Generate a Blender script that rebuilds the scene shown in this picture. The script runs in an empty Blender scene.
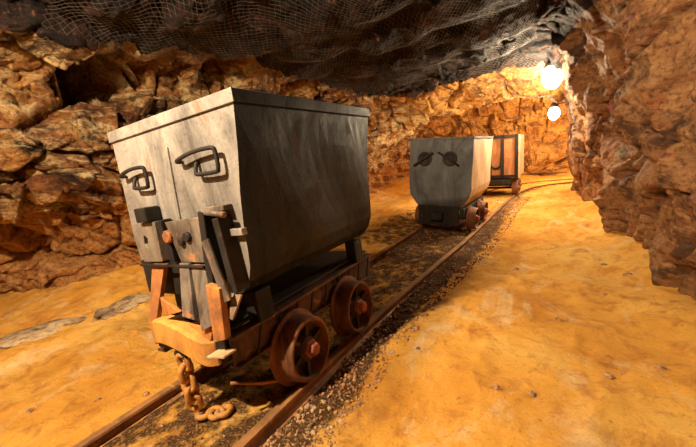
import bpy, bmesh, math, random
import numpy as np
from mathutils import Vector, Matrix

# ---------------------------------------------------------------- camera, world, lights
scene = bpy.context.scene
COL = scene.collection
cam_d = bpy.data.cameras.new('camera')
cam = bpy.data.objects.new('camera', cam_d)
COL.objects.link(cam)
cam_d.sensor_width = 36.0
cam_d.lens = 36.0 * 353.0 / 696.0
cam_d.clip_start = 0.02
cam.matrix_world = Matrix(((0.86217, -0.02946, 0.50577, 1.1017),
                           (0.50054, 0.20379, -0.84138, -1.2529),
                           (-0.07829, 0.97857, 0.19045, 1.144),
                           (0, 0, 0, 1)))
scene.camera = cam

world = bpy.data.worlds.new('world')
world.use_nodes = True
world.node_tree.nodes['Background'].inputs[0].default_value = (1.0, 0.62, 0.32, 1)
world.node_tree.nodes['Background'].inputs[1].default_value = 0.01
scene.world = world

def light(name, kind, loc, power, color, size=0.1, target=None, spot=None, blend=0.4):
    d = bpy.data.lights.new(name, kind)
    d.energy = power
    d.color = color
    if kind == 'AREA':
        d.shape = 'DISK'
        d.size = size
    else:
        d.shadow_soft_size = size
    if kind == 'SPOT':
        d.spot_size = math.radians(spot)
        d.spot_blend = blend
    o = bpy.data.objects.new(name, d)
    o.location = loc
    if target is not None:
        o.rotation_euler = (Vector(target) - Vector(loc)).to_track_quat('-Z', 'Y').to_euler()
    COL.objects.link(o)
    return o

WARM = (1.0, 0.77, 0.50)
light('key_lamp', 'SPOT', (-0.50, -1.6, 2.38), 500, WARM, 0.04, target=(-0.9, 0.6, 0.0), spot=158, blend=0.35)
light('overhead_lamp', 'SPOT', (-0.28, 0.15, 2.20), 150, WARM, 0.05, target=(0.3, 0.6, 0.0), spot=160, blend=0.3)
light('left_lamp', 'POINT', (-1.9, -1.7, 1.9), 25, WARM, 0.08)
light('tunnel_lamp', 'POINT', (0.80, 4.7, 1.80), 120, (1.0, 0.80, 0.52), 0.08)
light('deep_lamp', 'POINT', (0.78, 6.7, 1.50), 80, (1.0, 0.80, 0.52), 0.08)
light('chamber_lamp', 'POINT', (1.6, 9.8, 1.9), 300, (1.0, 0.72, 0.38), 0.08)
light('far_left_fill', 'POINT', (-0.9, 6.0, 1.0), 16, (1.0, 0.66, 0.32), 0.10)  # unseen fill light added for the left wall behind the carts

scene.view_settings.view_transform = 'Standard'
scene.view_settings.look = 'None'
scene.view_settings.exposure = 0.38
scene.view_settings.gamma = 1.0
scene.view_settings.use_curve_mapping = False

# ---------------------------------------------------------------- numpy noise
def _h(ix, iy, iz, s):
    n = (ix.astype(np.int64) * 374761393 + iy.astype(np.int64) * 668265263 +
         iz.astype(np.int64) * 2147483647 + s * 974634777) & 0xffffffff
    n = ((n ^ (n >> 13)) * 1274126177) & 0xffffffff
    n = (n ^ (n >> 16)) & 0xffffffff
    n = (n * 2246822519) & 0xffffffff
    n = n ^ (n >> 15)
    return (n & 0xffffff) / float(0xffffff)

def vnoise(p, s=0):
    i = np.floor(p).astype(np.int64)
    f = p - i
    u = f * f * f * (f * (f * 6 - 15) + 10)
    r = 0
    for dx in (0, 1):
        wx = u[:, 0] if dx else 1 - u[:, 0]
        for dy in (0, 1):
            wy = u[:, 1] if dy else 1 - u[:, 1]
            for dz in (0, 1):
                wz = u[:, 2] if dz else 1 - u[:, 2]
                r = r + wx * wy * wz * _h(i[:, 0] + dx, i[:, 1] + dy, i[:, 2] + dz, s)
    return r * 2 - 1

def fbm(p, oct=4, s=0, gain=0.5):
    a, r, f = 1.0, 0, 1.0
    for k in range(oct):
        r = r + a * vnoise(p * f + 13.7 * k, s + k)
        a *= gain
        f *= 2.03
    return r

def ridged(p, oct=4, s=0):
    a, r, f = 1.0, 0, 1.0
    for k in range(oct):
        r = r + a * (1 - np.abs(vnoise(p * f + 7.1 * k, s + k)) * 2)
        a *= 0.5
        f *= 2.1
    return r

def worley(p, s=0):
    """F1, F2 distance and a random height and slope per cell"""
    i = np.floor(p).astype(np.int64)
    n = len(p)
    f1 = np.full(n, 9.0); f2 = np.full(n, 9.0)
    hgt = np.zeros(n); fac = np.zeros(n)
    for dx in (-1, 0, 1):
        for dy in (-1, 0, 1):
            for dz in (-1, 0, 1):
                cx, cy, cz = i[:, 0] + dx, i[:, 1] + dy, i[:, 2] + dz
                qx = cx + _h(cx, cy, cz, s); qy = cy + _h(cx, cy, cz, s + 1); qz = cz + _h(cx, cy, cz, s + 2)
                ex, ey, ez = p[:, 0] - qx, p[:, 1] - qy, p[:, 2] - qz
                d = np.sqrt(ex * ex + ey * ey + ez * ez)
                hh = _h(cx, cy, cz, s + 3)
                gx = _h(cx, cy, cz, s + 4) * 2 - 1; gy = _h(cx, cy, cz, s + 5) * 2 - 1; gz = _h(cx, cy, cz, s + 6) * 2 - 1
                near = d < f1
                f2 = np.where(near, f1, np.minimum(f2, d))
                hgt = np.where(near, hh, hgt)
                fac = np.where(near, gx * ex + gy * ey + gz * ez, fac)
                f1 = np.where(near, d, f1)
    return f1, f2, hgt, fac

# ---------------------------------------------------------------- material helpers
class NT:
    def __init__(self, name, rough=0.8, metal=0.0):
        self.m = bpy.data.materials.new(name)
        self.m.use_nodes = True
        self.t = self.m.node_tree
        self.b = self.t.nodes['Principled BSDF']
        self.b.inputs['Roughness'].default_value = rough
        self.b.inputs['Metallic'].default_value = metal
        self.co = self.t.nodes.new('ShaderNodeTexCoord')
    def link(self, a, b): self.t.links.new(a, b)
    def mapping(self, scale=(1, 1, 1), rot=(0, 0, 0), loc=(0, 0, 0)):
        n = self.t.nodes.new('ShaderNodeMapping')
        n.inputs['Scale'].default_value = scale
        n.inputs['Rotation'].default_value = rot
        n.inputs['Location'].default_value = loc
        self.link(self.co.outputs['Object'], n.inputs[0])
        return n.outputs[0]
    def noise(self, scale, detail=6, rough=0.6, vec=None, dist=0.0):
        n = self.t.nodes.new('ShaderNodeTexNoise')
        n.inputs['Scale'].default_value = scale
        n.inputs['Detail'].default_value = detail
        n.inputs['Roughness'].default_value = rough
        n.inputs['Distortion'].default_value = dist
        self.link(vec if vec is not None else self.co.outputs['Object'], n.inputs['Vector'])
        return n.outputs[0]
    def voronoi(self, scale, feature='F1', vec=None):
        n = self.t.nodes.new('ShaderNodeTexVoronoi')
        n.feature = feature
        n.inputs['Scale'].default_value = scale
        self.link(vec if vec is not None else self.co.outputs['Object'], n.inputs['Vector'])
        return n.outputs[0]
    def ramp(self, fac, stops):
        n = self.t.nodes.new('ShaderNodeValToRGB')
        e = n.color_ramp.elements
        while len(e) < len(stops): e.new(0.5)
        for k, (p, c) in enumerate(stops):
            e[k].position = p
            e[k].color = (*c, 1) if len(c) == 3 else c
        self.link(fac, n.inputs[0])
        return n.outputs[0]
    def mix(self, fac, a, b, mode='MIX'):
        n = self.t.nodes.new('ShaderNodeMix')
        n.data_type = 'RGBA'
        n.blend_type = mode
        for i, v in ((0, fac), (6, a), (7, b)):
            if isinstance(v, (int, float)): n.inputs[i].default_value = v
            elif isinstance(v, tuple): n.inputs[i].default_value = (*v, 1)
            else: self.link(v, n.inputs[i])
        return n.outputs[2]
    def math(self, op, a, b=0.0):
        n = self.t.nodes.new('ShaderNodeMath'); n.operation = op
        for i, v in ((0, a), (1, b)):
            if isinstance(v, (int, float)): n.inputs[i].default_value = v
            else: self.link(v, n.inputs[i])
        return n.outputs[0]
    def bump(self, h, dist=0.02, strength=1.0, chain=None):
        n = self.t.nodes.new('ShaderNodeBump')
        n.inputs['Distance'].default_value = dist
        n.inputs['Strength'].default_value = strength
        self.link(h, n.inputs['Height'])
        if chain is not None: self.link(chain, n.inputs['Normal'])
        return n.outputs[0]
    def done(self, color=None, normal=None, rough=None, metal=None):
        for k, v in (('Base Color', color), ('Normal', normal), ('Roughness', rough), ('Metallic', metal)):
            if v is None: continue
            if isinstance(v, tuple): self.b.inputs[k].default_value = (*v, 1)
            elif isinstance(v, (int, float)): self.b.inputs[k].default_value = v
            else: self.link(v, self.b.inputs[k])
        return self.m

def rock_mat(name, stops, accents, scale=1.0, bump=0.03, seed=0.0, flecks=(), rubble=None):
    n = NT(name, 0.72)
    v = n.mapping((scale, scale, scale), (0.3, 0.5, 0.2), (seed, seed * 0.7, seed * 1.3))
    streak = n.mapping((scale * 0.7, scale * 0.7, scale * 2.6), (0.5, 0.35, 0.6), (seed, 0, 0))
    big = n.noise(1.3, 8, 0.68, v, 0.6)
    col = n.ramp(big, stops)
    st = n.noise(3.5, 9, 0.72, streak, 1.2)
    col = n.mix(n.ramp(st, [(0.50, (0, 0, 0)), (0.60, (0.85, 0.85, 0.85))]), col, accents[0])
    st2 = n.noise(2.3, 8, 0.7, n.mapping((scale, scale, scale * 1.8), (1.1, 0.2, 0.4), (seed + 5, 3, 1)), 0.9)
    col = n.mix(n.ramp(st2, [(0.50, (0, 0, 0)), (0.60, (0.88, 0.88, 0.88))]), col, accents[1])
    st3 = n.noise(5.0, 7, 0.7, n.mapping((scale, scale, scale), (0, 0, 0), (seed + 9, 4, 2)), 0.5)
    col = n.mix(n.ramp(st3, [(0.60, (0, 0, 0)), (0.70, (0.75, 0.75, 0.75))]), col, accents[2])
    for i_, fc_ in enumerate(flecks):
        fn = n.noise(2.6, 6, 0.7, n.mapping((1, 1, 1), (0, 0, i_ * 1.1), (17 + 6 * i_, 5 * i_, 2)), 0.8)
        col = n.mix(n.ramp(fn, [(0.65, (0, 0, 0)), (0.70, (0.7, 0.7, 0.7))]), col, fc_)
    if rubble is not None:      # looser orange earth in the lowest layer of the rock face
        sp = n.t.nodes.new('ShaderNodeSeparateXYZ'); n.link(n.co.outputs['Object'], sp.inputs[0])
        hgt = n.math('ADD', sp.outputs[2], n.math('MULTIPLY', n.math('SUBTRACT', n.noise(3.0, 8, 0.7), 0.5), 0.9))
        earth = n.ramp(n.noise(9, 8, 0.7), [(0.36, (0.30, 0.11, 0.035)), (0.52, rubble), (0.68, (0.70, 0.42, 0.17))])
        col = n.mix(n.ramp(hgt, [(0.62, (0.85, 0.85, 0.85)), (0.92, (0, 0, 0))]), col, earth)
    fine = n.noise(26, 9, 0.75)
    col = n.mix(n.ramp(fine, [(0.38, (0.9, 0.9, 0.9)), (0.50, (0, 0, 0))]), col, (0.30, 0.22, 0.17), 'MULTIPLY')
    b1 = n.bump(st, bump * 1.0, 0.9)
    med = n.noise(11, 8, 0.7, n.mapping((1, 1, 2.2), (0.5, 0.3, 0.8), (seed, 1, 2)), 0.6)
    b15 = n.bump(med, bump * 1.2, 0.9, b1)
    b2 = n.bump(fine, bump * 0.4, 0.8, b15)
    n.b.inputs['Specular IOR Level'].default_value = 0.25
    return n.done(col, b2)

M = {}
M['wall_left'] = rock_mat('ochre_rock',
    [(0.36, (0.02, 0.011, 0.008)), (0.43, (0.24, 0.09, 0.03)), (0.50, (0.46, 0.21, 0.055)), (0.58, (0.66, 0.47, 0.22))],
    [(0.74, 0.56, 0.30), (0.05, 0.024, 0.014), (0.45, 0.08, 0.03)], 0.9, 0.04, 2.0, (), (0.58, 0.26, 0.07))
M['wall_right'] = rock_mat('brown_rock',
    [(0.30, (0.06, 0.025, 0.012)), (0.45, (0.24, 0.10, 0.04)), (0.58, (0.34, 0.17, 0.07)), (0.70, (0.22, 0.15, 0.09))],
    [(0.42, 0.22, 0.09), (0.07, 0.035, 0.02), (0.50, 0.12, 0.035)], 1.0, 0.03, 11.0, ((0.10, 0.22, 0.10), (0.45, 0.16, 0.20)))
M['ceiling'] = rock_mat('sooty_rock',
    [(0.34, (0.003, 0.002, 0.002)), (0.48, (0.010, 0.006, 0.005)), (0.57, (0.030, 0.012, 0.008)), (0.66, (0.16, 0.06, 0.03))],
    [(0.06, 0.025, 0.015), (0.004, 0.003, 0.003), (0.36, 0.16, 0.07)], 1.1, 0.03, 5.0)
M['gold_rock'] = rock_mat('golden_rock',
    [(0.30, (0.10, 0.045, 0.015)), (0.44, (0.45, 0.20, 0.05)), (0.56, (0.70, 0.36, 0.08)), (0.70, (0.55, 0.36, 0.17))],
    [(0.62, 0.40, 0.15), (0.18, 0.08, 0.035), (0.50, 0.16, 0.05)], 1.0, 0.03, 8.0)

def floor_mat():
    n = NT('orange_sand', 0.95)
    n.b.inputs['Specular IOR Level'].default_value = 0.15
    big = n.noise(1.1, 6, 0.6, None, 0.3)
    col = n.ramp(big, [(0.32, (0.62, 0.26, 0.035)), (0.50, (0.80, 0.40, 0.07)), (0.68, (0.86, 0.53, 0.14))])
    mid = n.noise(7, 8, 0.7, None, 0.4)
    col = n.mix(n.ramp(mid, [(0.50, (0, 0, 0)), (0.66, (0.70, 0.70, 0.70))]), col, (0.42, 0.15, 0.035))
    pale = n.noise(2.4, 8, 0.7, n.mapping((1, 0.6, 1), (0, 0, 0.5), (3, 8, 0)), 0.6)
    col = n.mix(n.ramp(pale, [(0.54, (0, 0, 0)), (0.66, (0.7, 0.7, 0.7))]), col, (0.84, 0.62, 0.34))
    # brown gravel band beside and between the rails, darkened to paint in shadow
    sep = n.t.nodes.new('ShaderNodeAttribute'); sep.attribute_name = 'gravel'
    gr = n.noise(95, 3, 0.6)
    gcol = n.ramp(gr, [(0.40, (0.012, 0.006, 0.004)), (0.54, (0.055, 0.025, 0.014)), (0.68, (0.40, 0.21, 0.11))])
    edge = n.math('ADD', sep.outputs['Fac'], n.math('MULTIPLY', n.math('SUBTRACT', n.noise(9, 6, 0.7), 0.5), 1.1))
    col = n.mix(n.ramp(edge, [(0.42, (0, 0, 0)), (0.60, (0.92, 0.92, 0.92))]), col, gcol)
    fine = n.noise(60, 8, 0.75)
    col = n.mix(n.ramp(n.noise(34, 6, 0.8), [(0.30, (0.8, 0.8, 0.8)), (0.42, (0, 0, 0))]), col, (0.45, 0.28, 0.18), 'MULTIPLY')
    b1 = n.bump(n.noise(16, 8, 0.75), 0.03, 0.8)
    b2 = n.bump(fine, 0.014, 1.0, b1)
    return n.done(col, b2)
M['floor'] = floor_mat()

def steel_mat(name, base, dark, rust, rust_amt=0.6, metal=0.5, rough=0.45, scale=1.0):
    n = NT(name, rough, metal)
    v = n.noise(3.0 * scale, 8, 0.7, n.mapping((1, 1, 0.35)), 0.7)
    col = n.ramp(v, [(0.36, dark), (0.60, base)])
    r = n.noise(5.5 * scale, 9, 0.75, n.mapping((1, 1, 0.6), (0, 0, 0), (4, 2, 7)), 0.9)
    m = n.ramp(r, [(rust_amt, (0, 0, 0)), (rust_amt + 0.10, (1, 1, 1))])
    col = n.mix(m, col, rust)
    sc = n.noise(60 * scale, 6, 0.7)
    col = n.mix(n.ramp(sc, [(0.30, (0.7, 0.7, 0.7)), (0.46, (0, 0, 0))]), col, (0.4, 0.33, 0.28), 'MULTIPLY')
    return n.done(col, n.bump(n.mix(0.5, r, sc), 0.004, 0.6),
                  n.ramp(r, [(0.4, (rough, rough, rough)), (0.7, (0.85, 0.85, 0.85))]),
                  n.ramp(r, [(rust_amt, (metal, metal, metal)), (rust_amt + 0.1, (0.05, 0.05, 0.05))]))
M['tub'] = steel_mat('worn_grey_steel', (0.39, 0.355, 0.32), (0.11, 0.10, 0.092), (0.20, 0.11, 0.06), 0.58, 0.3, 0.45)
M['tub_shaded'] = steel_mat('shaded_worn_steel', (0.030, 0.027, 0.025), (0.004, 0.005, 0.006), (0.09, 0.05, 0.035), 0.60, 0.6, 0.34)  # same steel as the tub, darkened to paint in the side's shade
M['tub2'] = steel_mat('shaded_grey_steel', (0.095, 0.095, 0.095), (0.030, 0.030, 0.031), (0.16, 0.10, 0.06), 0.68, 0.3, 0.5)  # grey steel darkened to paint in the nearest cart's shadow
M['pale'] = steel_mat('pale_lit_steel', (0.62, 0.45, 0.26), (0.44, 0.28, 0.15), (0.45, 0.22, 0.08), 0.62, 0.1, 0.6)  # pale steel; on the carts' right sides it paints in lamplight
M['rust'] = steel_mat('orange_rust', (0.56, 0.22, 0.05), (0.20, 0.075, 0.03), (0.22, 0.14, 0.10), 0.58, 0.15, 0.7, 2.0)
M['bumper'] = steel_mat('yellow_orange_rust', (0.66, 0.33, 0.06), (0.36, 0.14, 0.04), (0.26, 0.19, 0.14), 0.56, 0.1, 0.7, 3.0)
M['beam'] = steel_mat('brown_rust_beam', (0.16, 0.065, 0.03), (0.04, 0.02, 0.012), (0.36, 0.15, 0.05), 0.56, 0.2, 0.65, 2.0)
M['wheel_disc'] = steel_mat('shaded_wheel_disc', (0.07, 0.035, 0.022), (0.02, 0.012, 0.010), (0.14, 0.06, 0.03), 0.60, 0.3, 0.6, 2.0)  # wheel face darkened to paint in the shade inside the rim
M['dark'] = steel_mat('dark_iron', (0.030, 0.022, 0.018), (0.008, 0.006, 0.005), (0.12, 0.05, 0.022), 0.62, 0.4, 0.6, 2.0)
M['wheel'] = steel_mat('rusty_wheel_iron', (0.30, 0.11, 0.04), (0.06, 0.025, 0.015), (0.10, 0.05, 0.03), 0.62, 0.3, 0.55, 2.0)
M['hub'] = steel_mat('red_rust', (0.36, 0.10, 0.05), (0.20, 0.06, 0.03), (0.10, 0.04, 0.03), 0.62, 0.2, 0.6, 3.0)
M['plate'] = steel_mat('scuffed_plate', (0.25, 0.21, 0.17), (0.07, 0.05, 0.04), (0.38, 0.17, 0.06), 0.54, 0.4, 0.55, 2.5)
M['rail'] = steel_mat('rail_steel', (0.42, 0.20, 0.07), (0.20, 0.10, 0.05), (0.55, 0.27, 0.08), 0.55, 0.35, 0.5, 2.0)
M['wire'] = steel_mat('wire_steel', (0.20, 0.175, 0.16), (0.07, 0.055, 0.045), (0.12, 0.05, 0.03), 0.56, 0.5, 0.5, 3.0)
M['wood'] = steel_mat('rusty_orange_panel', (0.52, 0.22, 0.07), (0.28, 0.10, 0.04), (0.60, 0.32, 0.12), 0.6, 0.05, 0.7, 2.0)
M['cable'] = steel_mat('pale_cable_sheath', (0.30, 0.20, 0.13), (0.15, 0.09, 0.06), (0.2, 0.1, 0.05), 0.6, 0.0, 0.6)
M['stone'] = rock_mat('loose_stone', [(0.3, (0.14, 0.07, 0.04)), (0.45, (0.38, 0.18, 0.07)), (0.6, (0.55, 0.33, 0.17)), (0.7, (0.5, 0.4, 0.3))],
    [(0.55, 0.35, 0.18), (0.15, 0.08, 0.05), (0.45, 0.18, 0.06)], 3.0, 0.008, 3.0)
M['grey_stone'] = rock_mat('pale_boulder', [(0.3, (0.20, 0.13, 0.08)), (0.45, (0.42, 0.28, 0.16)), (0.6, (0.58, 0.42, 0.24)), (0.7, (0.5, 0.42, 0.3))],
    [(0.60, 0.46, 0.28), (0.20, 0.13, 0.08), (0.50, 0.25, 0.10)], 1.5, 0.02, 6.0)
def emit(name, col, s):
    m = bpy.data.materials.new(name); m.use_nodes = True
    b = m.node_tree.nodes['Principled BSDF']
    b.inputs['Base Color'].default_value = (1, 1, 1, 1)
    b.inputs['Emission Color'].default_value = (*col, 1)
    b.inputs['Emission Strength'].default_value = s
    return m
M['bulb'] = emit('lit_lamp_glass', (1.0, 0.86, 0.62), 40)

# ---------------------------------------------------------------- object helpers
def tag(o, label=None, cat=None, group=None, kind=None):
    if label: o['label'] = label
    if cat: o['category'] = cat
    if group: o['group'] = group
    if kind: o['kind'] = kind
    return o

def thing(name, label, cat, mat=None, group=None):
    o = bpy.data.objects.new(name, None)
    o.empty_display_size = 0.1
    if mat is not None: o.matrix_world = mat
    COL.objects.link(o)
    return tag(o, label, cat, group)

def obj(name, bm, mat, parent=None, smooth=False, bevel=0.0):
    me = bpy.data.meshes.new(name)
    bmesh.ops.recalc_face_normals(bm, faces=bm.faces)
    bm.to_mesh(me); bm.free()
    for p in me.polygons: p.use_smooth = smooth
    for m in (mat if isinstance(mat, (list, tuple)) else [mat]): me.materials.append(m)
    o = bpy.data.objects.new(name, me)
    COL.objects.link(o)
    if parent is not None: o.parent = parent
    if bevel:
        b = o.modifiers.new('bevel', 'BEVEL'); b.width = bevel; b.segments = 2
        b.limit_method = 'ANGLE'; b.angle_limit = math.radians(35)
        if smooth is False: b.harden_normals = False
    return o

def box(bm, c, s, rot=None, mi=0):
    r = bmesh.ops.create_cube(bm, size=1.0)
    vs = r['verts']
    m = Matrix.Translation(Vector(c))
    if rot is not None: m = m @ rot
    m = m @ Matrix.Diagonal((*s, 1))
    for v in vs: v.co = m @ v.co
    return vs

def rx(a): return Matrix.Rotation(math.radians(a), 4, 'X')
def ry(a): return Matrix.Rotation(math.radians(a), 4, 'Y')
def rz(a): return Matrix.Rotation(math.radians(a), 4, 'Z')

def bar(bm, a, b, w, t, up=(0, -1, 0)):
    """flat bar from a to b; w across, t along up"""
    a, b = Vector(a), Vector(b)
    d = (b - a); L = d.length; d.normalize()
    up = Vector(up); side = d.cross(up).normalized(); up = side.cross(d).normalized()
    m = Matrix((side, d, up)).transposed().to_4x4()
    return box(bm, (a + b) / 2, (w, L, t), m)

def tube(bm, pts, r, n=8, closed=False):
    pts = [Vector(p) for p in pts]
    rings = []
    N = len(pts)
    up = Vector((0.13, 0.21, 0.97))
    for i, p in enumerate(pts):
        if closed: d = pts[(i + 1) % N] - pts[i - 1]
        else: d = pts[min(i + 1, N - 1)] - pts[max(i - 1, 0)]
        d.normalize()
        s = d.cross(up)
        if s.length < 0.05: s = d.cross(Vector((1, 0, 0)))
        s.normalize(); u = s.cross(d)
        rr = r[i] if isinstance(r, (list, tuple)) else r
        rings.append([bm.verts.new(p + (s * math.cos(2 * math.pi * k / n) + u * math.sin(2 * math.pi * k / n)) * rr) for k in range(n)])
    for i in range(N if closed else N - 1):
        a, b = rings[i], rings[(i + 1) % N]
        for k in range(n):
            bm.faces.new((a[k], a[(k + 1) % n], b[(k + 1) % n], b[k]))
    if not closed:
        bm.faces.new(rings[0]); bm.faces.new(rings[-1])

def lathe(bm, prof, axis_pt, n=40):
    """prof: (x, r) pairs, revolved about the X axis through axis_pt"""
    c = Vector(axis_pt); rings = []
    for x, r in prof:
        if r < 1e-5: rings.append([bm.verts.new(c + Vector((x, 0, 0)))])
        else: rings.append([bm.verts.new(c + Vector((x, r * math.cos(2 * math.pi * k / n), r * math.sin(2 * math.pi * k / n)))) for k in range(n)])
    for a, b in zip(rings[:-1], rings[1:]):
        for k in range(n):
            k2 = (k + 1) % n
            if len(a) == 1 and len(b) == 1: continue
            if len(a) == 1: bm.faces.new((a[0], b[k], b[k2]))
            elif len(b) == 1: bm.faces.new((a[k], b[0], a[k2]))
            else: bm.faces.new((a[k], b[k], b[k2], a[k2]))

def smoothpath(pts, n=8):
    P = [Vector(p) for p in pts]; out = []
    for i in range(len(P) - 1):
        p0, p1, p2, p3 = P[max(i - 1, 0)], P[i], P[i + 1], P[min(i + 2, len(P) - 1)]
        for k in range(n):
            t = k / n
            out.append(0.5 * ((2 * p1) + (p2 - p0) * t + (2 * p0 - 5 * p1 + 4 * p2 - p3) * t * t + (3 * p1 - p0 - 3 * p2 + p3) * t ** 3))
    out.append(P[-1])
    return out

# ---------------------------------------------------------------- track geometry
TW = np.array([(-0.375, -4, 4.7), (-0.375, -1.5, 4.7), (-0.373, 0, 4.7), (-0.355, 1.0, 4.7), (-0.29, 2.1, 1.0), (-0.24, 3.1, -2.5), (-0.21, 4, -3.0), (-0.16, 5.4, -2.2),
               (-0.07, 7.0, 0), (0.07, 8.1, 0), (0.36, 9.0, 0), (0.90, 9.72, 0), (1.6, 10.15, 0), (2.6, 10.4, 0), (4.2, 10.5, 0)])
_tp = smoothpath([tuple(r) for r in TW], 10)
def track_frame(i):
    p = _tp[i]; q0 = _tp[max(i - 1, 0)]; q1 = _tp[min(i + 1, len(_tp) - 1)]
    d = Vector((q1.x - q0.x, q1.y - q0.y, 0)).normalized()
    r = Vector((d.y, -d.x, 0))
    a = math.radians(p.z)
    r3 = r * math.cos(a) + Vector((0, 0, math.sin(a)))
    return Vector((p.x, p.y, -0.031 * p.z / 4.7 if p.z > 0 else 0.0)), r3, d
TF = [track_frame(i) for i in range(len(_tp))]
TXY = np.array([[f[0].x, f[0].y] for f in TF]); TR = np.array([[f[1].x, f[1].y, f[1].z] for f in TF]); TZ = np.array([f[0].z for f in TF])

def track_coords(x, y):
    """signed lateral offset from the track centre, and local rail-plane height"""
    best = np.full(x.shape, 1e9); lat = np.zeros(x.shape); hz = np.zeros(x.shape)
    for i in range(len(TXY) - 1):
        a, b = TXY[i], TXY[i + 1]; d = b - a; L2 = d @ d
        t = np.clip(((x - a[0]) * d[0] + (y - a[1]) * d[1]) / L2, 0, 1)
        ex, ey = x - (a[0] + t * d[0]), y - (a[1] + t * d[1])
        D = ex * ex + ey * ey
        s = (ex * d[1] - ey * d[0]) / math.sqrt(L2)
        sl = TR[i, 2] * (1 - t) + TR[i + 1, 2] * t
        z0 = TZ[i] * (1 - t) + TZ[i + 1] * t
        m = D < best
        best = np.where(m, D, best); lat = np.where(m, np.sign(s) * np.sqrt(D), lat)
        hz = np.where(m, z0 + sl * np.clip(s, -1.2, 0.8), hz)
    return lat, hz

# ---------------------------------------------------------------- mesh grid helper
def grid_object(name, V, mat, flip=False, attr=None, smooth=True):
    a, b = V.shape[:2]
    idx = np.arange(a * b).reshape(a, b)
    q = np.stack([idx[:-1, :-1], idx[1:, :-1], idx[1:, 1:], idx[:-1, 1:]], -1).reshape(-1, 4)
    if flip: q = q[:, ::-1]
    me = bpy.data.meshes.new(name)
    me.vertices.add(a * b); me.vertices.foreach_set('co', V.reshape(-1).astype(np.float32))
    me.loops.add(q.size); me.loops.foreach_set('vertex_index', q.reshape(-1).astype(np.int32))
    me.polygons.add(len(q)); me.polygons.foreach_set('loop_start', (np.arange(len(q)) * 4).astype(np.int32))
    me.polygons.foreach_set('loop_total', np.full(len(q), 4, np.int32))
    me.update(calc_edges=True); me.validate()
    me.polygons.foreach_set('use_smooth', np.full(len(q), smooth))
    me.materials.append(mat)
    if attr is not None:
        at = me.attributes.new('gravel', 'FLOAT', 'POINT'); at.data.foreach_set('value', attr.reshape(-1).astype(np.float32))
    o = bpy.data.objects.new(name, me); COL.objects.link(o)
    return o

# ---------------------------------------------------------------- floor
def sstep(a, b, x):
    t = np.clip((x - a) / (b - a), 0, 1); return t * t * (3 - 2 * t)
gx = np.concatenate([np.linspace(-5.6, -1.3, 130)[:-1], np.linspace(-1.3, 0.7, 190)[:-1], np.linspace(0.7, 3.2, 110)])
gy = np.concatenate([np.linspace(-3.2, 3.0, 300)[:-1], np.linspace(3.0, 7, 120)[:-1], np.linspace(7, 14, 120)])
FX, FY = np.meshgrid(gx, gy, indexing='ij')
def floor_z(x, y, detail=True):
    sh = x.shape; x = x.ravel(); y = y.ravel()
    lat, hz = track_coords(x, y)
    p = np.stack([x, y, np.zeros_like(x)], 1)
    z = hz.copy()
    w = fbm(p * 1.6, 4, 21)
    # between and beside the rails the ballast lies lower than the rail heads
    inner = 1 - sstep(0.34, 0.36, np.abs(lat))
    rightb = sstep(0.37, 0.40, lat) * (1 - sstep(0.55, 0.75, lat + 0.10 * w))
    leftb = sstep(0.37, 0.40, -lat)
    fary = sstep(0.7, 1.6, y)
    dip = -(0.055 - 0.028 * fary) * inner - (0.06 - 0.032 * fary) * rightb
    near_left = 1 - sstep(1.8, 3.2, y)
    dip += leftb * (-0.022 * near_left - 0.032 * (1 - near_left))
    dip += -0.015 * sstep(0.55, 0.75, lat)
    dip += -0.06 * (np.abs(np.abs(lat) - 0.375) < 0.028)
    out = sstep(0.45, 0.9, np.abs(lat))
    z += dip + w * (0.006 + 0.030 * out)
    # rising rubble towards both walls
    z += 0.22 * sstep(-2.0, -3.6, x) * sstep(-0.6, 1.2, y) + 0.10 * sstep(1.35, 1.9, x) * (1 - sstep(9, 10, y))
    z += out * 0.016 * np.clip(ridged(p * 4.5, 3, 31) - 0.6, -0.5, 1.5)
    if detail:
        f1, f2, hh, fc = worley(p * 14, 41)
        z += (0.35 + 0.65 * out) * 0.012 * np.where(hh > 0.72, np.clip(0.42 - f1, 0, 1) * 2, 0)
        z += 0.0035 * fbm(p * 30, 3, 51)
        # footprints and ruts along the path
        z -= 0.018 * np.clip(vnoise(p * np.array([3.2, 2.2, 1]), 61) - 0.35, 0, 1) * sstep(0.6, 1.0, lat)
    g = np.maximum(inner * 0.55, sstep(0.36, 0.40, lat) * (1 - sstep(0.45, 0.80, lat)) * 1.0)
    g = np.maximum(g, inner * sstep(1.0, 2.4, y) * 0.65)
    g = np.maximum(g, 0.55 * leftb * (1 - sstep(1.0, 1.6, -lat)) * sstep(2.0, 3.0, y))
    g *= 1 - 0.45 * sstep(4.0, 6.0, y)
    rail_shade = (sstep(-0.352, -0.345, lat) * (1 - sstep(-0.30, -0.27, lat)) + sstep(0.395, 0.402, lat) * (1 - sstep(0.43, 0.46, lat))) * (1 - sstep(2, 4, y))  # bands right of each rail: rail shadow painted in as dark gravel
    z -= 0.012 * rail_shade
    g = np.maximum(g, rail_shade)
    return z.reshape(sh), g.reshape(sh)
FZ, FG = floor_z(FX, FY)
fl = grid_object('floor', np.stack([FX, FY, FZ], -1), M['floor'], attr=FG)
tag(fl, kind='structure')
def ground(x, y):
    z, _ = floor_z(np.array([float(x)]), np.array([float(y)]), False)
    return float(z[0])

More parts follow.
